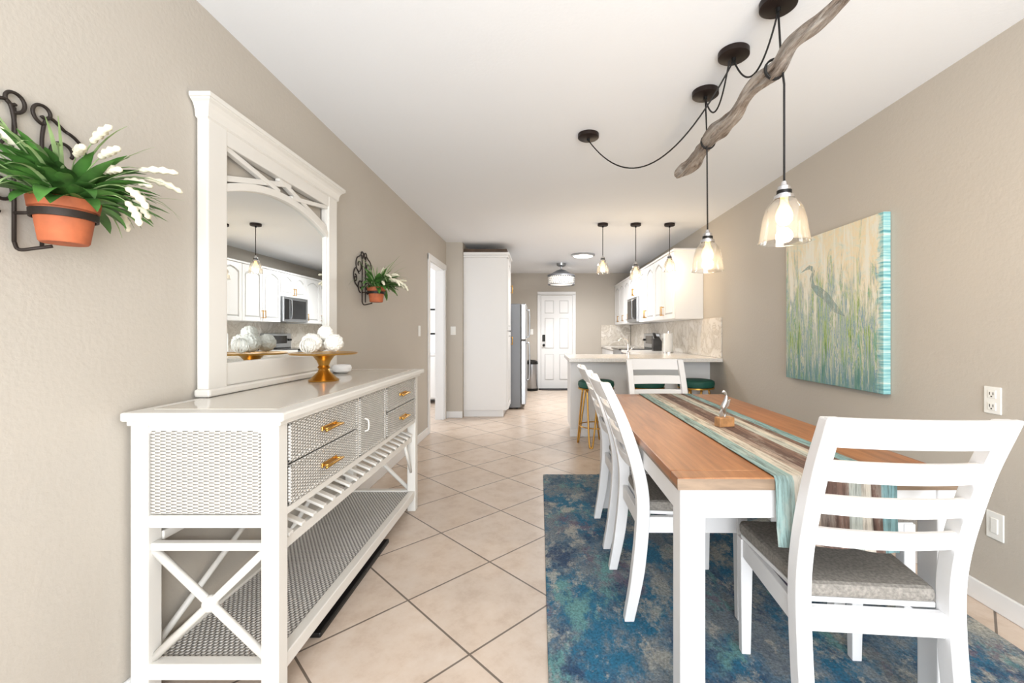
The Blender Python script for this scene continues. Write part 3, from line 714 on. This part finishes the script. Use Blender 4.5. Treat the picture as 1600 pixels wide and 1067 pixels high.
for a,b2 in((5.53,6.93),(7.72,YB-.01)):
    box('carcass',(1.34,a,.09),(XR-.001,b2,.868),'cab',e); box('toe',(1.40,a,0),(XR-.001,b2,.09),'cab',e)
    box('countertop',(1.30,a,.87),(XR-.013,b2,.91),'quartz',e,.005)
    m=3; wd=(b2-a)/m
    for i in range(m): vpanel(e,1.34,a+wd*i,a+wd*(i+1),.1,.70,-1,False,.55,a+wd*i+.04); box('drawer',(1.32,a+wd*i+.004,.71),(1.34,a+wd*(i+1)-.004,.86),'cab',e,.003)
e=E('range_stove')
box('body',(1.30,6.945,.03),(1.90,7.705,.90),'steel',e,.005); box('cooktop',(1.27,6.945,.90),(1.86,7.705,.925),'blackgl',e,.004); box('oven_window',(1.292,7.03,.35),(1.30,7.62,.65),'blackgl',e,.003)
tube('oven_handle',[(1.26,7.02,.76),(1.26,7.63,.76)],.011,'steel',e,10); box('handle_post',(1.26,7.05,.75),(1.30,7.07,.77),'steel',e); box('handle_post',(1.26,7.58,.75),(1.30,7.60,.77),'steel',e)
box('backguard',(1.845,6.95,.925),(1.925,7.70,1.17),'steel',e,.01); box('display',(1.838,7.1,1.0),(1.846,7.55,1.13),'blackgl',e,.002)
for y in(7.0,7.05,7.6,7.65): lathe('knob',[(0,-.03),(.016,-.03),(.018,0),(0,0)],'black',e,(1.846,y,1.06),16,'X')
for x,y in((1.36,7.0),(1.84,7.0),(1.36,7.64),(1.84,7.64)): cyl('foot',(x,y,0),.018,.031,'black',e)
e=E('kitchen_faucet',(1.10,5.40,.911))
cyl('base',(0,0,0),.025,.03,'chrome',e); tube('spout',[(0,0,.03),(0,0,.14),(-.02,-.01,.19),(-.08,-.03,.2),(-.13,-.045,.16)],.011,'chrome',e,12,6); tube('lever',[(0,0,.05),(.05,.02,.07),(.09,.03,.11)],.007,'chrome',e,10,4)
e=E('paper_towel_holder',(1.74,5.88,.911)); cyl('base',(0,0,0),.075,.012,'chrome',e); cyl('roll',(0,0,.013),.062,.25,'paper',e); cyl('post',(0,0,.263),.008,.03,'chrome',e)
e=E('knife_block',(1.76,6.55,.911)); prism('block',[(-.06,0),(.07,0),(.07,.14),(.02,.22),(-.06,.17)],'XZ',-.05,.05,'knife',e,.006)
for i in range(6): tube('knife_handle',[(.0+.02*(i%2)-.02,-.035+.014*i,.18),(-.03+.02*(i%2)-.02,-.035+.014*i,.27)],.007,'knife',e,8)

# bar stools
def stool(x,y):
    e=E('bar_stool',(x,y,0),.4)
    lathe('seat',[(0,.60),(.17,.60),(.185,.61),(.192,.635),(.188,.665),(.165,.678),(0,.682)],'velvet',e)
    lathe('seat_band',[(.175,.588),(.19,.588),(.19,.602),(.175,.602)],'gold',e); cyl('seat_plate',(0,0,.585),.176,.014,'gold',e)
    L=[]
    for k in range(4):
        a=PI/2*k+PI/4; c=Vector((math.cos(a),math.sin(a),0)); s=Vector((-c.y,c.x,0)); Z=Vector((0,0,1))
        L.append(catmull([c*.13+s*.06+Z*.588,c*.165+s*.04+Z*.3,c*.195+s*.018+Z*.03,c*.2+Z*.011,c*.195-s*.018+Z*.03,c*.165-s*.04+Z*.3,c*.13-s*.06+Z*.588],8))
    multitube('hairpin_legs',L,.0095,'gold',e,8)
    multitube('foot_ring',[[(.178*math.cos(q*PI/20),.178*math.sin(q*PI/20),.2) for q in range(41)]],.006,'gold',e,8)
stool(.60,4.62); stool(1.15,4.68); stool(1.68,4.68)

# side room furniture
e=E('white_sideboard'); box('body',(-2.3,7.22,.08),(-1.5,7.59,.8),'white',e,.005); box('top',(-2.32,7.2,.8),(-1.48,7.59,.83),'white',e,.005)
for i in range(2): box('door',(-2.28+.4*i,7.205,.1),(-1.9+.4*i,7.22,.78),'trim',e,.006)
for x in(-2.27,-1.55):
    for y in (7.24,7.54): box('leg',(x,y,0),(x+.04,y+.04,.08),'white',e)
e=E('picture_frame'); box('frame',(-2.05,7.575,1.15),(-1.62,7.599,1.6),'black',e,.004); box('print',(-2.02,7.57,1.18),(-1.65,7.576,1.57),'paper',e)

# ---------------- recentre empties ----------------
bpy.context.view_layer.update()
for o in list(S.objects):
    if o.type=='EMPTY' and o.location.length<1e-6:
        pts=[Vector(b)+c.location for c in o.children if c.type=='MESH' for b in c.bound_box]
        if not pts: continue
        c0=Vector(((min(p.x for p in pts)+max(p.x for p in pts))/2,(min(p.y for p in pts)+max(p.y for p in pts))/2,min(p.z for p in pts)))
        o.location=c0
        for c in o.children: c.location=c.location-c0

# ---------------- lights ----------------
def area(name,loc,rot,sx,sy,w,col=(1,1,1),shape='RECTANGLE'):
    l=bpy.data.lights.new(name,'AREA'); l.shape=shape; l.size=sx; l.size_y=sy; l.energy=w; l.color=col
    o=bpy.data.objects.new(name,l); o.location=loc; o.rotation_euler=rot; S.collection.objects.link(o); return o
area('daylight_patio_door',(.33,Y0-.05,1.15),(PI/2+.3,0,0),2.5,2.1,182,(.945,.975,1))
area('flush_lamp',(.70,7.0,H-.045),(0,0,0),.3,.3,48,(.98,.97,.96),'DISK')
area('drum_lamp',(.395,7.9,2.04),(0,0,0),.4,.4,20,(.98,.97,.96),'DISK')
area('side_room_fill',(-3.4,6.2,1.4),(0,-PI/2,0),1.8,1.8,60,(1,1,1))  # added lamp that brightens the side room; no window is built there
w=bpy.data.worlds.new('World'); S.world=w; w.use_nodes=True
w.node_tree.nodes['Background'].inputs[0].default_value=(.9,.96,1,1); w.node_tree.nodes['Background'].inputs[1].default_value=2.0
S.view_settings.view_transform='Standard'
S.view_settings.exposure=0.12
# ---------------- camera ----------------
cd=bpy.data.cameras.new('camera'); cd.sensor_width=36; cd.lens=680/1600*36; cd.shift_x=-43/1600; cd.shift_y=-13.5/1600; cd.clip_start=.02
co=bpy.data.objects.new('camera',cd); co.location=(0,0,1.18); co.rotation_euler=(PI/2,0,0); S.collection.objects.link(co); S.camera=co
